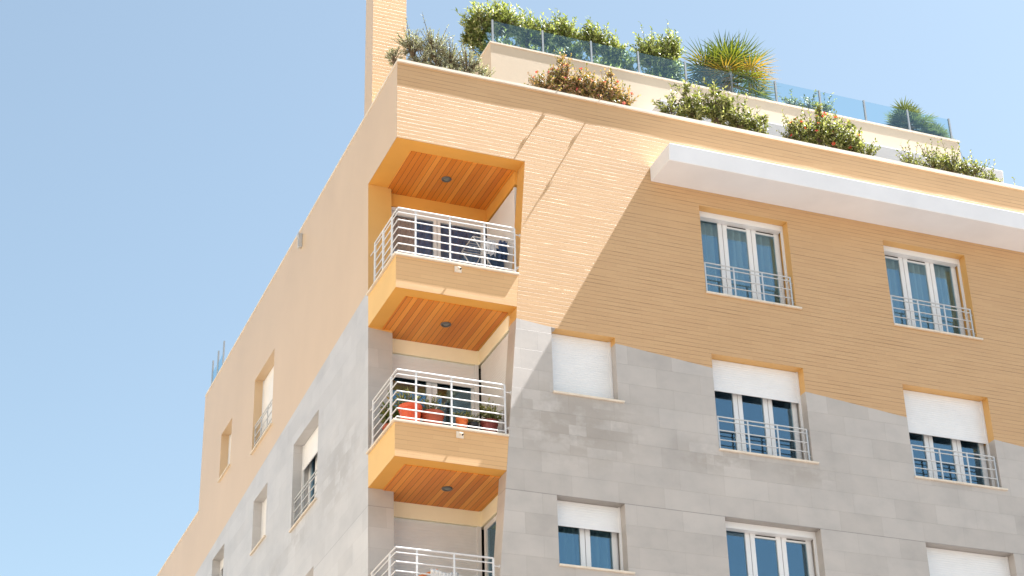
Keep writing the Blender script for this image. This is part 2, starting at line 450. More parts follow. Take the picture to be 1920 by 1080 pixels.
# chimney
m = MB()
x0, x1, y0, y1, z0, z1 = .004, .652, 1.47, 1.93, 2.6, 8.2
m.poly(((x0,y0,z0),(x1,y0,z0),(x1,y0,z1),(x0,y0,z1)), 0); m.poly(((x1,y0,z0),(x1,y1,z0),(x1,y1,z1),(x1,y0,z1)), 0)
m.poly(((x1,y1,z0),(x0,y1,z0),(x0,y1,z1),(x1,y1,z1)), 0); m.poly(((x0,y1,z0),(x0,y0,z0),(x0,y0,z1),(x0,y1,z1)), 1); m.poly(((x0,y0,z1),(x1,y0,z1),(x1,y1,z1),(x0,y1,z1)), 0)
part(m, 'chimney', [M_BRICK, M_SIDE])

# small grey vent cowl on the side wall
m = MB(); m.box(-.07, -.001, 5.99, 6.09, 3.36, 3.66); m.box(-.09, -.07, 5.97, 6.11, 3.60, 3.68)
for k in range(4): m.box(-.08, -.071, 6.0, 6.08, 3.39+.05*k, 3.415+.05*k)
part(m, 'vent_cowl', M_ALU, bevel=.006)

# ------------------------------------------------------------------ loggias and balconies
def loggia(k, zf, zs, xi, stone):
    """room recess between floor zf and soffit zs; xi = inner face of the right wall"""
    m = MB(); yb = 1.75; bz = zs-.275
    bm_ = M_TAN_BOUNCE if not stone else M_BEAM
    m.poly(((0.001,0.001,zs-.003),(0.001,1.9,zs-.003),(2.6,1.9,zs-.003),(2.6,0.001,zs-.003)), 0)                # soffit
    lg = part(m, 'loggia', M_TAN_BOUNCE)
    m = MB(); m.box(.43, xi+.0, yb, yb+.12, bz, zs-.005); m.build('beam', bm_, lg)
    m = MB(); m.box(xi, xi+.12, .345, yb+.12, bz, zs-.005); m.build('beam', bm_, lg)
    m = MB(); m.box(.141, 2.6, .141, 2.1, zf-.04, zf-.001); m.build('floor', M_ROOF, lg)
    return lg
M_RING = plain('dark_metal_ring', (.10, .10, .095), .4, .5, .1, 9)
M_LENS = plain('frosted_lens', (.22, .22, .20), .3)
def ceiling(lg, x0, x1, y0, y1, zs, lx, ly):
    m = MB(); m.box(x0, x1, y0, y1, zs-.016, zs-.004)
    m.build('wood_ceiling', M_WOOD, lg)
    m = MB(); z = zs-.017
    m.lathe((lx,ly,z), [(.088,0),(.09,-.012),(.082,-.022),(.062,-.022),(.052,-.008),(.05,0)], 24)
    cl = m.build('ceiling_light', M_RING, lg, smooth=True)
    m = MB(); m.lathe((lx,ly,z), [(.052,-.006),(.03,-.012),(0.001,-.013)], 24); m.build('lens', M_LENS, lg, smooth=True)
    m.v = []
    return cl
def shutter(parent, P, u0, u1, v0, v1, d, pitch=.042, name='shutter', mat=None):
    m = MB(); n = max(2, int(round((v1-v0)/pitch))); p = (v1-v0)/n
    prof = []
    for i in range(n):
        z = v0+i*p
        prof += [(d+.001, z), (d-.0016, z+p*.16), (d-.0022, z+p*.5), (d-.0016, z+p*.84), (d+.001, z+p*.98)]
    for (a, za), (b, zb) in zip(prof, prof[1:]):
        m.poly((P(u0,a,za), P(u1,a,za), P(u1,b,zb), P(u0,b,zb)))
    # bottom bar
    m.hexa((P(u0,d-.009,v0-.035), P(u1,d-.009,v0-.035), P(u1,d+.009,v0-.035), P(u0,d+.009,v0-.035), P(u0,d-.009,v0), P(u1,d-.009,v0), P(u1,d+.009,v0), P(u0,d+.009,v0)))
    return m.build(name, mat or M_WHITE, parent)
def sashes(parent, P, u0, u1, v0, v1, d, nums, stile=.07, vents=(), ajar=None):
    """window frame with sashes; returns frame object"""
    m = MB(); g = []; vt = []
    def bx(mb, a, b, c, e, d0, d1):
        mb.hexa((P(a,d0,c), P(b,d0,c), P(b,d1,c), P(a,d1,c), P(a,d0,e), P(b,d0,e), P(b,d1,e), P(a,d1,e)))
    W = (u1-u0)/nums
    fr = .03
    bx(m, u0, u1, v0, v0+fr, d+.012, d+.09); bx(m, u0, u1, v1-fr, v1, d+.012, d+.09)
    bx(m, u0, u0+fr, v0+fr, v1-fr, d+.012, d+.09); bx(m, u1-fr, u1, v0+fr, v1-fr, d+.012, d+.09)
    for i in range(nums):
        a = u0+W*i+.006+(fr*.6 if i == 0 else 0); b = u0+W*(i+1)-.006-(fr*.6 if i == nums-1 else 0)
        c, e = v0+fr*.6, v1-fr*.6
        s = stile; top = stile*.8 + (.075 if i in vents else 0)
        dd = d-.004
        bx(m, a, a+s, c, e, dd, dd+.06); bx(m, b-s, b, c, e, dd, dd+.06)
        bx(m, a+s, b-s, c, c+s, dd+.002, dd+.058); bx(m, a+s, b-s, e-top, e, dd+.002, dd+.058)
        if i in vents:
            vt.append(MB()); bx(vt[-1], a+s+.02, b-s-.02, e-top+.028, e-top+.046, dd-.006, dd+.004)
        g.append(MB()); bx(g[-1], a+s-.004, b-s+.004, c+s-.004, e-top+.004, dd+.026, dd+.034)
    return m, g, vt
def add_sashes(parent, args, kw, name='window_frame', gm=None):
    m, g, vt = sashes(parent, *args, **kw)
    fo = m.build(name, M_WHITE, parent, bevel=0)
    for q in g: q.build('pane', gm or M_GLASS, parent)
    for q in vt: q.build('vent_slot', M_DARK, parent)
    return fo
def rail_line(m, pts, r=.015, n=8):
    for p, q in zip(pts, pts[1:]): m.tube(p, q, r, n)
RH = [.905, .825, .68, .53, .378, .228, .085]
def balcony(k, posts, left_posts, light=True):
    zs = SILL[k]; zb = SOF[k+1]; xr = lambda z: redge(z)-.002
    m = MB(); t = .14
    zt = zs-.03
    yl = lambda z: ledge(z)-.003
    # front parapet (slanted right end), left parapet, slab
    m.hexa(((0,0,zb),(xr(zb),0,zb),(xr(zb),t,zb),(0,t,zb),(0,0,zt),(xr(zt),0,zt),(xr(zt),t,zt),(0,t,zt)), 0)
    m.f[-6+5] = m.f[-6+5]; m.m[-1] = 1                                                     # left end is smooth render
    m.hexa(((0,t,zb),(t,t,zb),(t,yl(zb),zb),(0,yl(zb),zb),(0,t,zt),(t,t,zt),(t,yl(zt),zt),(0,yl(zt),zt)), 1)
    b = part(m, 'balcony', [M_PARA, M_YEL])
    m = MB(); m.box(t, 2.6, t, 2.0, zb+.004, zs-.14); m.build('slab', M_TAN_BOUNCE, b)
    m = MB(); o = .042
    m.box(-o, xr(zs)-.004, -o, t+.03, zt+.001, zs+.008); m.box(-o, t+.03, t+.03, yl(zs)-.002, zt+.001, zs+.008)
    m.build('parapet_cap', M_COPE, b, bevel=.006)
    # railing
    m = MB(); e = .045; ye = 1.30; xe = posts[-1]
    for i, h in enumerate(RH):
        r = .0155 if i == 0 else .0108
        rail_line(m, [(e,ye,zs+h),(e,e,zs+h),(xe,e,zs+h)], r)
    for x in posts: m.box(x-.015, x+.015, e-.008, e+.008, zs+.008, zs+RH[0])
    for y in left_posts: m.box(e-.012, e+.012, y-.028, y+.028, zs+.008, zs+RH[0])
    for h in (.78, .14):                                                               # wall brackets
        m.tube((xe,e,zs+h), (redge(zs+h)+.01,e,zs+h), .010); m.tube((e,ye,zs+h), (e,ledge(zs+h)+.01,zs+h), .010)
        m.tube((redge(zs+h)-.012,e,zs+h), (redge(zs+h)+.01,e,zs+h), .030, 12)
    m.build('railing', M_RAIL, b)
    if light:
        m = MB(); x, z = 1.075, zs-.115
        m.box(x-.06, x+.06, -.022, -.001, z-.055, z+.055)
        m.tube((x,-.02,z), (x,-.055,z), .012); m.tube((x-.01,-.045,z+.02), (x+.02,-.085,z-.02), .018, 14, 0, .022)
        fx = m.build('wall_light', M_COPE, b)
        m = MB(); m.tube((x+.0205,-.0855,z-.0205), (x+.0225,-.0875,z-.0225), .019, 14); m.build('lamp_glass', M_DARK, b)
    return b
BL = [balcony(0, [.353, .96, 1.576, 2.125], [.36, .83, 1.29]), balcony(1, [.364, .962, 1.876], [.34, 1.28]), balcony(2, [.38, .98, 1.62], [.34, 1.22])]

# top loggia
lg = loggia(0, SILL[0]-.09, SOF[0], 2.28, False)
ceiling(lg, .36, 2.275, .325, 1.745, SOF[0], 1.238, .965)
M_DGLASS = glass('door_glass', (.88, .90, .92), .05)
add_sashes(lg, (PF, .43, 2.28, -.05, 1.93, 1.80, 2), dict(stile=.06), 'door_frame', M_DGLASS)
m = MB(); m.box(.43, 2.28, 1.77, 1.9, 1.932, 1.992); m.build('shutter_box', M_WHITE, lg)
m = MB(); m.box(2.30, 2.33, .45, 1.72, -.08, 1.97); m.box(2.29, 2.345, .40, .45, -.08, 1.97); m.box(2.29, 2.345, 1.72, 1.76, -.08, 1.97)
m.build('door', M_WHITE, lg)
def wavy(parent, P, u0, u1, v0, v1, d, mat, amp=.03, per=.11, name='curtain', seed=1):
    m = MB(); rr = random.Random(seed); n = int((u1-u0)/.018)
    pts = []; ph = 0
    for i in range(n+1):
        u = u0+(u1-u0)*i/n; ph += .018/per*2*math.pi*rr.uniform(.6, 1.4)
        pts.append((u, d+amp*math.sin(ph)))
    for (a, da), (b, db) in zip(pts, pts[1:]): m.poly((P(a,da,v0), P(b,db,v0), P(b,db,v1), P(a,da,v1)))
    return m.build(name, mat, parent, smooth=True)
wavy(lg, PF, .46, .96, -.05, 1.9, 1.89, curtain_mat('mauve_curtain_cloth', (.58,.45,.40)), .02, seed=4)
wavy(lg, PF, .97, 2.26, -.05, 1.9, 1.88, curtain_mat('navy_reflection_cloth', (.09,.17,.33)), .010, seed=5)  # navy sheet behind the door glass, standing in for its blue sky reflection
# middle loggia
lg = loggia(1, SILL[1]-.09, SOF[1], 2.09, True)
ceiling(lg, .25, 2.05, .245, 1.745, SOF[1], 1.202, .949)
add_sashes(lg, (PF, .43, 2.09, -3.05, -.905, 1.84, 2), dict(stile=.09), 'door_frame')
shutter(lg, PF, .43, 2.02, -1.30, -.90, 1.80, .05)
m = MB(); m.box(2.02, 2.09, 1.76, 1.84, -3.07, -.90); m.build('shutter_guide', M_WHITE, lg)
PR = lambda xi: (lambda u, d, v: (xi+d, 1.75-u, v))
shutter(lg, PR(2.09), 0.02, 1.38, -3.06, -.915, .03, .05)
# bottom loggia
lg = loggia(2, SILL[2]-.09, SOF[2], 2.09, True)
ceiling(lg, .25, 2.05, .265, 1.745, SOF[2], 1.20, .95)
shutter(lg, PF, .43, 2.02, -5.9, -3.875, 1.80, .05)
m = MB(); m.box(2.02, 2.09, 1.76, 1.84, -6.05, -3.875); m.build('shutter_guide', M_WHITE, lg)
add_sashes(lg, (PR(2.09), .02, 1.38, -6.05, -3.88, .03, 2), dict(stile=.10), 'door_frame')
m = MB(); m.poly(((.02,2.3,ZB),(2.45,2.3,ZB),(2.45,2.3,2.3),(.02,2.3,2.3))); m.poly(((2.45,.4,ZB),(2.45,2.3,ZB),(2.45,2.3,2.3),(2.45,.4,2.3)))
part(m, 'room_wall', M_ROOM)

# ------------------------------------------------------------------ windows
def window(side, rect, nums=3, sh=0.0, vents=(), rail=True, curtain=None, guide=True, seed=1, sillout=.05, box=True):
    a, b, c, e = rect; W = b-a; H = e-c
    P = PF
    m, g, vt = sashes(None, P, 0.012, W-.012, .02, H-.012, .302, nums, stile=.082, vents=vents)
    loc = (a, 0, c-GZ) if side == 'front' else (0, b, c-GZ)
    wo = m.build('window', M_WHITE, B, loc=loc, rotz=0 if side == 'front' else -math.pi/2)
    for q in g: q.build('pane', M_GLASS, wo)
    for q in vt: q.build('vent_slot', M_DARK, wo)
    # sill
    s = MB(); s.box(-.004, W+.10 if side == 'front' else W+.03, -.035, .0, -.028, .004); s.box(.001, W-.001, -.0, .302, -.02, .012)
    s.build('sill', M_COPE, wo)
    for q in (.002, W-.035):
        gd = MB(); gd.box(q, q+.033, .175, .215, .012, H-.001); gd.build('shutter_guide', M_WHITE, wo)
    if sh > 0: shutter(wo, P, .034, W-.034, H*(1-sh)+.03, H-.002, .192)
    else:
        s = MB(); s.box(.034, W-.034, .17, .295, H-.115, H-.002); s.build('shutter_box', M_WHITE, wo)
    if rail:
        r = MB()
        for h, rad in ((.62,.013),(.545,.011),(.37,.011),(.195,.011),(.03,.011)): r.tube((.03,.045,h), (W-.03,.045,h), rad, 8)
        for k in range(4):
            x = .04+(W-.08)*k/3; r.box(x-.014, x+.014, .036, .054, .01, .62)
        for h in (.5, .12):
            r.tube((.0,.045,h), (.05,.045,h), .008); r.tube((W-.05,.045,h), (W,.045,h), .008)
        r.build('railing', M_ALU, wo)
    if curtain: wavy(wo, P, .05, W-.05, .05, H-.02, .44, curtain, .055, .15, seed=seed)
    return wo
window('front', FW['A'], vents=(1, 2), curtain=M_CURT, seed=2)
window('front', FW['B'], vents=(0, 1), curtain=M_CURT, seed=3)
window('front', FW['B2'], vents=(0, 1), curtain=M_CURT, seed=5)
window('front', FW['C'], nums=2, sh=.975, rail=False)
window('front', FW['D'], sh=.335)
window('front', FW['E'], sh=.47)
window('front', FW['E2'], sh=.4)
window('front', FW['F'], nums=2, sh=.37, rail=False, curtain=M_CURT2, seed=6)
window('front', FW['G'], vents=(1, 2))
window('front', FW['H'], sh=.30)
window('front', FW['H2'], sh=.2)
window('side', LW['I'], sh=.90)
window('side', LW['J'], nums=2, sh=.975, rail=False)
window('side', LW['K'], sh=.30)
window('side', LW['L'], nums=2, sh=.975, rail=False)
window('side', LW['M'], nums=2, sh=.2, rail=False)
window('side', LW['N'], sh=.4)
window('side', LW['O'], nums=2, sh=.6, rail=False)
window('side', LW['P'], nums=2, sh=.975, rail=False)
# dark rooms behind the windows
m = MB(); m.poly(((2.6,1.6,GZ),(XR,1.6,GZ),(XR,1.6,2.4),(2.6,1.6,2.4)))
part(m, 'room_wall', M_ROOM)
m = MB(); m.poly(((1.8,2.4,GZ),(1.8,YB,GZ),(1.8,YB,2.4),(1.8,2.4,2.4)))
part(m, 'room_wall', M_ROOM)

# ------------------------------------------------------------------ glass balustrades
def glass_fence(pts, z0, z1, label, zp=None):
    zp = zp or z1
    t = empty('glass_railing', (*pts[0], z0), label, 'glass railing', 'glass railings on the roof'); o = Vector((*pts[0], z0))
    for (x, y) in pts:
        m = MB(); m.box(x-.018-o.x, x+.018-o.x, y-.018-o.y, y+.018-o.y, 0, z1-z0+.02); m.build('post', M_POST, t)
    for (x, y), (u, v) in zip(pts, pts[1:]):
        d = Vector((u-x, v-y, 0)); L = d.length; d.normalize(); nrm = Vector((-d.y, d.x, 0))*.005
        p = [Vector((x, y, 0))+d*.03-nrm, Vector((u, v, 0))-d*.03-nrm, Vector((u, v, 0))-d*.03+nrm, Vector((x, y, 0))+d*.03+nrm]
        off = Vector((o.x, o.y, 0))
        m = MB(); m.hexa([(q-off)+Vector((0,0,.03)) for q in p]+[(q-off)+Vector((0,0,zp-z0)) for q in p]); m.build('pane', M_BGLASS, t)
    return t
gx = [2.93, 4.015, 5.085, 6.145, 7.225, 8.295, 9.35, 10.42, 11.52, 12.61, 13.675]
glass_fence([(2.93, 6.1), (2.93, 5.05), (2.93, 3.95), *[(x, 2.86) for x in gx]], PZ+.036, 7.44, 'long blue glass railing with grey posts along the roof garden edge')
glass_fence([(.12, 13.25), (.12, 13.8), (.12, 14.35)], ZC+.05, 4.74, 'short glass railing with dark posts on the far end of the side roof parapet', 4.45)

# ------------------------------------------------------------------ plants
def leafquad(v, f, p, d, n, L, W):
    """one leaf: two quads folded on the midrib, joined so that the leaf is one island"""
    s = d.cross(n).normalized()*W*.5; k = len(v)
    v += [tuple(p), tuple(p+d*L*.45+s+n*W*.12), tuple(p+d*L), tuple(p+d*L*.45-s+n*W*.12)]
    f.append((k, k+1, k+2)); f.append((k, k+2, k+3))
def rvec(rr):
    while True:
        q = Vector((rr.uniform(-1,1), rr.uniform(-1,1), rr.uniform(-1,1)))
        if .05 < q.length < 1: return q.normalized()
def shrub(name, label, cat, base, blobs, leafmat, L=.07, W=.028, shoots=120, per=12, flowers=None, nf=0, seed=1, open_=.0, group=None, stray=0, twig=.006, spread=.9, overhang=()):
    """base: root point; blobs: (x,y,z,rx,ry,rz) in world space"""
    rr = random.Random(seed); base = Vector(base)
    t = empty(name, base, label, cat, group)
    lv, lf = [], []; st = MB(); fv, ff = [], []
    vol = sum(b[3]*b[4]*b[5] for b in blobs)**.999
    tips = []
    for b in blobs:
        c = Vector(b[:3]); rad = Vector(b[3:])
        node = c-Vector((0,0,rad.z*.7)); node.x += rr.uniform(-.05,.05)
        st.tube((0,0,.0), Vector(((c.x-base.x)*.35, (c.y-base.y)*.3, .01)), .02, 5, 0, .02, False)
        root = base+Vector(((c.x-base.x)*.35, (c.y-base.y)*.3, 0))
        mid = (root+node)/2+Vector((rr.uniform(-.05,.05), rr.uniform(-.04,.04), 0))
        st.tube(root-base, mid-base, .02, 5, 0, .015, False); st.tube(mid-base, node-base, .015, 5, 0, .011, False)
        n = max(8, int(shoots*(b[3]*b[4]*b[5])/max(vol, 1e-6)))
        for _ in range(n):
            q = rvec(rr); q.z = q.z*.9+.12
            r = rr.uniform(.35, 1.0)**.6 * rr.uniform(.82, 1.12)
            tip = c+Vector((q.x*rad.x, q.y*rad.y, q.z*rad.z))*r
            if stray and rr.random() < stray: tip += Vector((q.x*.12, q.y*.06, abs(q.z)*.22+.05))
            start = node.lerp(c, .5).lerp(tip, rr.uniform(.25, .5))
            if rr.random() < .35: st.tube(node-base, start-base, twig*1.2, 3, 0, twig, False)
            st.tube(start-base, tip-base, twig, 3, 0, twig*.4, False)
            ax = (tip-start); ln = ax.length
            if ln < .02: continue
            ax.normalize(); tips.append((tip, ax))
            a = ax.orthogonal().normalized(); bb = ax.cross(a)
            lo = open_
            for j in range(per):
                s = lo+(1-lo)*(j+rr.random())/per
                th = j*2.4+rr.uniform(-.4,.4)
                side = a*math.cos(th)+bb*math.sin(th)
                d = (side*spread+ax*rr.uniform(.3, 1.0)+Vector((0,0,.15))).normalized()
                nn = (ax-d*ax.dot(d)+rvec(rr)*.35).normalized()
                leafquad(lv, lf, start.lerp(tip, s)-base, d, nn, L*rr.uniform(.6, 1.2), W*rr.uniform(.7, 1.2))
    for (p, d, ln) in overhang:                                      # long stray twigs hanging over the coping
        p = Vector(p); d = Vector(d).normalized(); q = p
        st.tube((0,0,0), p-base, .014, 4, 0, .012, False)
        for j in range(7):
            q2 = q+(d+rvec(rr)*.15).normalized()*ln/7
            st.tube(q-base, q2-base, .012, 4, 0, .011, False)
            leafquad(lv, lf, q2-base, rvec(rr), Vector((0,0,1)), L, W); q = q2
    if flowers:
        for _ in range(nf):
            tip, ax = rr.choice(tips)
            if ax.y > .3: ax = Vector((ax.x, -ax.y, ax.z))
            p = tip+ax*.02-base
            a = ax.orthogonal().normalized(); bb = ax.cross(a)
            for j in range(5):
                th = j*2*math.pi/5
                d = ((a*math.cos(th)+bb*math.sin(th))*.9+ax*.6).normalized()
                leafquad(fv, ff, p, d, ax, .05, .045)
    def mesh(nm, v, f, mt):
        me = bpy.data.meshes.new(nm); me.from_pydata(v, [], f); me.materials.append(mt); me.update()
        o = bpy.data.objects.new(nm, me); COL.objects.link(o); o.parent = t; return o
    mesh('foliage', lv, lf, leafmat)
    st.build('stems', M_BARK, t)
    if fv: mesh('flowers', fv, ff, flowers)
    return t
TY = .50; TZ = 3.73
# terrace edge, left to right
shrub('shrub', 'silvery grey open shrub with dark branches beside the brick chimney', 'shrub', (.75,TY,TZ),
      [(.10,TY,4.3,.20,.2,.26),(.42,TY,4.62,.30,.22,.42),(.85,TY,4.68,.30,.22,.48),(1.2,TY+.05,4.56,.28,.22,.46),(1.5,TY,4.45,.3,.22,.44),(1.75,TY,4.25,.22,.2,.32),(1.0,TY+.1,4.4,.5,.2,.35),(.65,TY,4.35,.3,.2,.3),(.5,TY,4.2,.3,.2,.2),(1.2,TY,4.15,.4,.2,.2)],
      L_SILVER, .055, .016, 700, 16, seed=11, group='shrubs along the parapet', stray=.12, twig=.009)
shrub('flowering_shrub', 'reddish leaved shrub with pink flowers, nearest the tall glass corner on the parapet', 'shrub', (3.75,TY,TZ),
      [(2.98,TY,4.32,.26,.2,.32),(3.35,TY,4.5,.32,.22,.44),(3.8,TY,4.5,.34,.22,.42),(4.2,TY,4.42,.32,.22,.38),(4.55,TY,4.36,.22,.2,.38),(3.38,TY,4.98,.09,.1,.2),(4.32,TY,4.9,.08,.08,.2)],
      L_RED, .06, .034, 560, 13, F_PINK, 34, seed=12, group='shrubs along the parapet', stray=.16,
      overhang=[((3.03,.12,3.93),(0,-1,.0),.28),((3.85,.12,3.93),(.05,-1,.02),.38)])
shrub('shrub', 'loose green shrub with leaf rosettes standing on the parapet without flowers, widest bush', 'shrub', (6.4,TY,TZ),
      [(5.6,TY,4.32,.38,.2,.36),(6.05,TY,4.5,.36,.22,.48),(6.55,TY,4.55,.36,.22,.48),(7.0,TY,4.45,.36,.22,.46),(7.35,TY,4.3,.28,.2,.36),(5.9,TY,4.95,.2,.12,.14),(7.5,TY,4.55,.16,.1,.16),(6.5,TY,5.0,.2,.12,.1)],
      L_GREEN, .088, .042, 430, 12, seed=13, group='shrubs along the parapet', stray=.3)
shrub('flowering_shrub', 'green hibiscus bush with scattered red flowers on the parapet', 'shrub', (8.9,TY,TZ),
      [(8.25,TY,4.38,.32,.2,.42),(8.65,TY,4.5,.34,.22,.48),(9.05,TY,4.52,.36,.22,.50),(9.42,TY,4.42,.32,.22,.44),(9.78,TY,4.25,.22,.2,.32),(8.8,TY,5.05,.08,.08,.22),(9.5,TY,4.85,.12,.1,.12)],
      L_GREEN, .07, .038, 520, 13, F_RED, 26, seed=14, group='shrubs along the parapet', stray=.2)
shrub('shrub', 'low dark green shrub at the right end of the parapet, sky behind', 'shrub', (11.7,TY,TZ),
      [(10.8,TY,4.25,.32,.2,.32),(11.3,TY,4.4,.34,.22,.40),(11.75,TY,4.42,.34,.22,.42),(12.2,TY,4.36,.34,.22,.38),(12.6,TY,4.22,.28,.2,.30)],
      L_GREEN, .065, .034, 330, 11, seed=15, group='shrubs along the parapet', stray=.3)
shrub('shrub', 'small sprig of leaves at the far right edge of the parapet', 'shrub', (13.2,TY,TZ),
      [(13.2,TY,4.05,.18,.14,.18)], L_GREEN, .06, .03, 26, 10, seed=16, group='shrubs along the parapet', stray=.2)
# roof garden behind the blue glass
RY, RZ = 3.45, 6.78
shrub('hedge_shrub', 'tall pale green shrub at the left corner of the roof garden, tallest of all', 'shrub', (3.3,RY,RZ),
      [(2.9,RY,7.75,.42,.35,.55),(3.4,RY,7.95,.46,.35,.56),(3.95,RY,7.75,.36,.35,.5),(3.3,RY,7.15,.6,.35,.42),(3.85,RY,7.1,.4,.35,.4),(2.75,RY+.1,7.45,.32,.3,.34)],
      L_OLIVE, .11, .036, 640, 15, seed=21, group='shrubs in the roof garden', stray=.15)
shrub('hedge_shrub', 'pale green shrub second from the left corner, behind the roof glass', 'shrub', (4.6,RY,RZ),
      [(4.3,RY,7.75,.38,.35,.46),(4.75,RY,7.95,.36,.35,.46),(4.5,RY,7.15,.56,.35,.42),(4.95,RY,7.4,.3,.3,.4)],
      L_OLIVE, .09, .038, 560, 15, seed=22, group='shrubs in the roof garden', stray=.1)
shrub('hedge_shrub', 'yellowish green shrub behind the roof glass, just left of the round topped one', 'shrub', (5.6,RY,RZ),
      [(5.4,RY,7.95,.36,.35,.48),(5.85,RY,7.75,.36,.35,.40),(5.55,RY,7.15,.55,.35,.42),(6.15,RY,7.4,.26,.25,.38)],
      L_OLIVE, .09, .038, 560, 15, seed=23, group='shrubs in the roof garden', stray=.12)
shrub('hedge_shrub', 'rounded dense green shrub behind the roof glass beside the fan palm', 'shrub', (6.95,RY,RZ),
      [(6.7,RY,7.95,.38,.4,.46),(7.15,RY,8.1,.38,.4,.52),(7.05,RY,7.5,.52,.4,.42),(6.85,RY,7.1,.56,.35,.4)],
      L_OLIVE, .08, .036, 760, 15, seed=24, group='shrubs in the roof garden', stray=.06)
shrub('shrub', 'sparse young plant low behind the roof glass between the two palms', 'shrub', (10.6,RY,RZ),
      [(10.1,RY,7.4,.26,.2,.22),(10.5,RY,7.45,.28,.2,.24),(10.9,RY,7.42,.26,.2,.24)],
      L_GREEN, .07, .034, 120, 11, seed=25, group='shrubs in the roof garden', stray=.3)
def palm(label, base, R0, nfr, mat, seed, squash=1.0, crown=.5):
    rr = random.Random(seed); t = empty('fan_palm', base, label, 'palm', 'fan palms in the roof garden')
    v, f = [], []; st = MB()
    st.tube((0,0,0), (0,0,crown), .10, 9, 0, .08); 
    for k in range(14):
        a = k*2.4; z = crown*(k+1)/15; st.tube((.08*math.cos(a),.08*math.sin(a),z), (.15*math.cos(a),.15*math.sin(a),z+.12), .02, 4, 0, .008)
    for k in range(nfr):
        az = k*2.39996+rr.uniform(-.3,.3); el = R(-48+132*((k+.5)/nfr)**.9)+rr.uniform(-.1,.1)
        d = Vector((math.cos(az)*math.cos(el), math.sin(az)*math.cos(el), math.sin(el)))
        pl = R0*rr.uniform(.30, .64); hub = Vector((0,0,crown))+d*pl
        st.tube((0,0,crown), hub, .011, 4, 0, .007)
        side = d.cross(Vector((0,0,1)));  side = side.normalized() if side.length > .05 else Vector((1,0,0))
        nn = side.cross(d).normalized(); nb = 20; bl = R0*rr.uniform(.48, .62)
        k0 = len(v); v.append(tuple(hub))
        for j in range(nb):
            th = R(-115+230*j/(nb-1))+rr.uniform(-.05,.05)
            dd = (d*math.cos(th)+side*math.sin(th)+nn*rr.uniform(-.10,.04)+Vector((0,0,-.06*abs(math.sin(th))))).normalized()
            l = bl*(.72+.28*math.cos(th*.8))*rr.uniform(.9,1.08); wv = dd.cross(nn).normalized()*.017
            i = len(v); v += [tuple(hub+dd*l*.45+wv), tuple(hub+dd*l+Vector((0,0,-.03))), tuple(hub+dd*l*.45-wv)]
            f.append((k0, i, i+1)); f.append((k0, i+1, i+2))
    me = bpy.data.meshes.new('fronds'); me.from_pydata(v, [], f); me.materials.append(mat); me.update()
    o = bpy.data.objects.new('fronds', me); COL.objects.link(o); o.parent = t
    st.build('trunk', plain('palm_fibre', (.30, .17, .06), .9, .1, .3, 14), t)
    return t
palm('large yellow green fan palm rising above the roof glass', (8.58,RY+.1,RZ), 1.22, 58, L_PALM, 31, crown=.86)
palm('small bluish fan palm near the right end of the roof glass', (12.98,RY,RZ), .66, 44, L_PALM2, 32, crown=.62)
palm('smallest fan palm low behind the last pane of roof glass', (13.62,RY,RZ), .48, 34, L_PALM2, 33, crown=.42)

# ------------------------------------------------------------------ things on the balconies
def pot(loc, r, h, mat, label, leafmat=None, ph=.3, seed=1, n=26, lw=(.09, .02)):
    t = empty('flower_pot', loc, label, 'flower pot', 'flower pots on the middle balcony'); m = MB()
    m.lathe((0,0,0), [(.001,0),(r*.68,0),(r*.92,h*.86),(r*1.0,h*.86),(r*1.02,h),(r*.9,h),(r*.86,h*.88),(.001,h*.88)], 24)
    m.build('pot', mat, t, smooth=False)
    if leafmat:
        rr = random.Random(seed); v, f = [], []; s = MB()
        for k in range(n):
            q = rvec(rr); q.z = abs(q.z)+.5; q.normalize(); tip = Vector((0,0,h*.9))+Vector((q.x*r*1.3, q.y*r*1.1, q.z*ph*rr.uniform(.5,1.1)))
            s.tube((rr.uniform(-.05,.05), rr.uniform(-.05,.05), h*.86), tip, .005, 3, 0, .003, False)
            for j in range(8):
                p = Vector((0,0,h*.88)).lerp(tip, .35+.65*j/7); d = (rvec(rr)+q*.8).normalized()
                leafquad(v, f, p, d, rvec(rr), lw[0]*rr.uniform(.6,1.2), lw[1])
        me = bpy.data.meshes.new('plant'); me.from_pydata(v, [], f); me.materials.append(leafmat); me.update()
        o = bpy.data.objects.new('plant', me); COL.objects.link(o); o.parent = t
        s.build('stems', M_BARK, t)
    return t
O1 = plain('orange_red_plastic', (.62, .085, .025), .4, .5, .05, 5); O2 = plain('terracotta', (.36, .075, .035), .6, .4, .1, 7); O3 = plain('orange_plastic', (.72, .16, .03), .4, .5, .05, 5); O4 = plain('dark_red_plastic', (.22, .04, .03), .5, .5, .08, 6)
FZ = SILL[1]-.09
pot((.375,.36,FZ), .19, .52, O1, 'bright orange red flower pot, first from the balcony corner', L_GREEN, .32, 41)
pot((.75,.37,FZ), .19, .46, O2, 'terracotta flower pot beside the bright one on the middle balcony', L_GREEN, .40, 42)
pot((1.25,.36,FZ), .10, .44, O3, 'small narrow orange flower pot at the middle of the balcony', L_GREEN, .2, 43, 12)
pot((1.46,.40,FZ), .09, .40, plain('black_plastic', (.03,.03,.03), .5), 'little black plant pot between orange and dark red pots', L_GREEN, .3, 44, 14)
pot((1.73,.38,FZ), .145, .46, O4, 'dark red flower pot at the right end of the middle balcony', L_GREEN, .42, 45, 26, (.12, .03))
pot((.25,1.0,FZ), .13, .44, O2, 'flower pot with yellow green leaves by the grey pier', L_PALM, .55, 46, 30, (.10, .045))
pot((.6,1.25,FZ), .17, .40, O4, 'big leafy potted plant standing against the balcony door', L_GREEN, .95, 47, 60, (.13, .035))
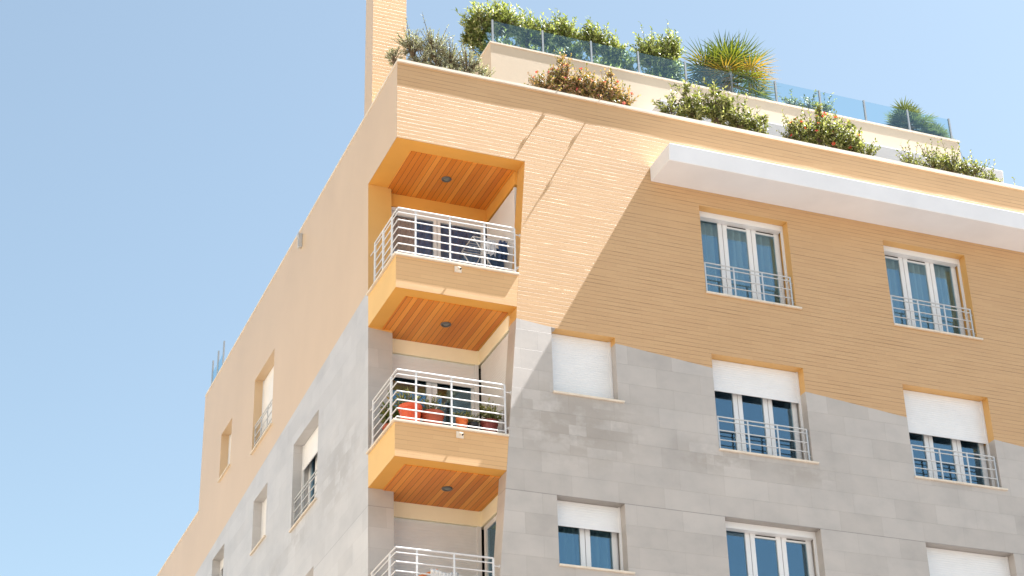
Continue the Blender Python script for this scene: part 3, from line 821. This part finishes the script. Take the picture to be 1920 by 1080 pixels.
pot((1.05,1.3,FZ), .12, .36, O2, 'tall thin potted plant with long stems by the balcony door', L_PALM, 1.0, 48, 16, (.16, .014))
# drying rack with laundry on the top balcony
rz = SILL[0]-.09
t = empty('drying_rack', (1.95,.95,rz), 'white folding laundry rack on the top balcony', 'drying rack'); m = MB()
for y in (-.28, .28):
    m.tube((-.34,y,1.08),(.36,y*.9,0.0),.011,6); m.tube((.02,y,1.08),(-.44,y*.9,0.0),.011,6); m.tube((-.34,y,1.08),(.44,y,1.08),.011,6)
m.tube((-.34,-.28,1.08),(-.34,.28,1.08),.011,6); m.tube((.44,-.28,1.08),(.44,.28,1.08),.011,6); m.tube((.36,-.25,0),(.36,.25,0),.011,6); m.tube((-.44,-.25,0),(-.44,.25,0),.011,6)
m.build('frame', M_RAIL, t); m = MB()
for i in range(6): m.tube((-.34,-.2+.08*i,1.085),(.44,-.2+.08*i,1.085),.004,4)
m.build('wires', M_RAIL, t)
def cloth(x0, x1, y, z0, z1, col, label, seed):
    m = MB(); rr = random.Random(seed); n = 16; rows = 8; G = []
    for j in range(rows+1):
        row = []
        for i in range(n+1):
            u = i/n; x = x0+(x1-x0)*u; zz_ = z1+(z0-z1)*j/rows + .015*math.sin(u*9+seed)*(j/rows)
            row.append((x+.01*math.sin(j*1.3+seed), y+.022*math.sin(u*14+seed)*(.25+j/rows), zz_))
        G.append(row)
    for j in range(rows):
        for i in range(n): m.poly((G[j+1][i], G[j+1][i+1], G[j][i+1], G[j][i]))
    o = m.build('laundry', plain('cloth_'+str(seed), col, .9, .1, .12, 9), None, smooth=True)
    return tag(o, label, 'laundry', 'laundry on the top balcony')
cloth(1.86, 2.04, .68, rz+.78, rz+1.095, (.62,.64,.68), 'white cloth hanging on the laundry rack', 1)
cloth(2.08, 2.24, .66, rz+.70, rz+1.095, (.05,.08,.16), 'navy blue garment hanging on the laundry rack', 2)
cloth(1.98, 2.27, .95, rz+.45, rz+1.095, (.07,.12,.21), 'wide dark blue sheet hung behind the navy garment', 3)
# chairs, broom and striped cloth on the lowest balcony
def chair(loc, rz_, label):
    t = empty('garden_chair', loc, label, 'chair', 'chairs on the lowest balcony'); t.rotation_euler = (0,0,rz_)
    M_P = M_WHITE; m = MB(); G = []
    for j in range(7):                                            # curved backrest with a dipped top
        row = []
        for i in range(9):
            a = (i-4)/4; top = .86-.05*math.cos(a*math.pi)*.6
            z = .42+(top-.42)*j/6; x = a*(.21+.02*j/6); y = .20+.06*j/6-.07*a*a
            row.append((x, y, z))
        G.append(row)
    for j in range(6):
        for i in range(8):
            if 1 <= j <= 4 and i in (2, 5): continue
            m.poly((G[j][i], G[j][i+1], G[j+1][i+1], G[j+1][i]))
    o = m.build('backrest', M_P, t, smooth=True); s = o.modifiers.new('thick', 'SOLIDIFY'); s.thickness = .012
    m = MB(); m.box(-.22,.22,-.22,.2,.415,.44); m.build('seat', M_P, t, bevel=.01)
    for x, y in ((-.2,-.2),(.2,-.2),(-.2,.18),(.2,.18)):
        m = MB(); m.tube((x*1.1,y*1.1,0),(x,y,.42),.016,8,0,.024); m.build('leg', M_P, t)
    m = MB()
    for s in (-1, 1): m.box(s*.235-.022, s*.235+.022, -.2, .2, .62, .64); m.tube((s*.235,-.19,.42),(s*.235,-.19,.62),.014,6); 
    m.build('armrest', M_P, t)
    return t
cz = SILL[2]-.09
chair((.98,.72,cz), R(184), 'white plastic garden chair on the left, behind the lowest balcony railing')
chair((1.40,.78,cz), R(172), 'white plastic garden chair on the right, near the lowest balcony door')
t = MB(); t.tube((.50,.95,cz+.80), (.98,.80,cz+.99), .022, 10); t.tube((.50,.95,cz+.80), (.44,.97,cz+.776), .03, 10)
tag(t.build('pole', plain('orange_wood', (.70,.22,.05), .4, .5, .08, 6)), 'orange pole leaning across the lowest balcony', 'pole')

# unseen pale block added across the side street, left of the view: its sunlit front throws light on the side wall
N = empty('bounce_building', (-16,8,GZ), 'unseen pale building added across the side street to bounce light on the side wall', 'building')
m = MB(); holes = []
for fl in range(7):
    for k in range(12): holes.append((-36+5*k, -34.4+5*k, 1.2+3.2*fl, 2.9+3.2*fl))
PN = lambda u, d, v: (-d, u, v)
grid_wall(m, PN, -38, 26, 0, 25, holes)
m.poly(((0,-38,25),(0,26,25),(-12,26,25),(-12,-38,25))); m.poly(((0,-38,0),(0,-38,25),(-12,-38,25),(-12,-38,0))); m.poly(((0,26,0),(0,26,25),(-12,26,25),(-12,26,0)))
m.build('wall', plain('pale_plaster', (.62,.54,.43), .9, .2, .06, .4), N)
m = MB(); m.poly(((-.3,-37.9,.1),(-.3,25.9,.1),(-.3,25.9,24.9),(-.3,-37.9,24.9)))
m.build('window_glazing', plain('dark_window', (.05,.06,.07), .1), N)
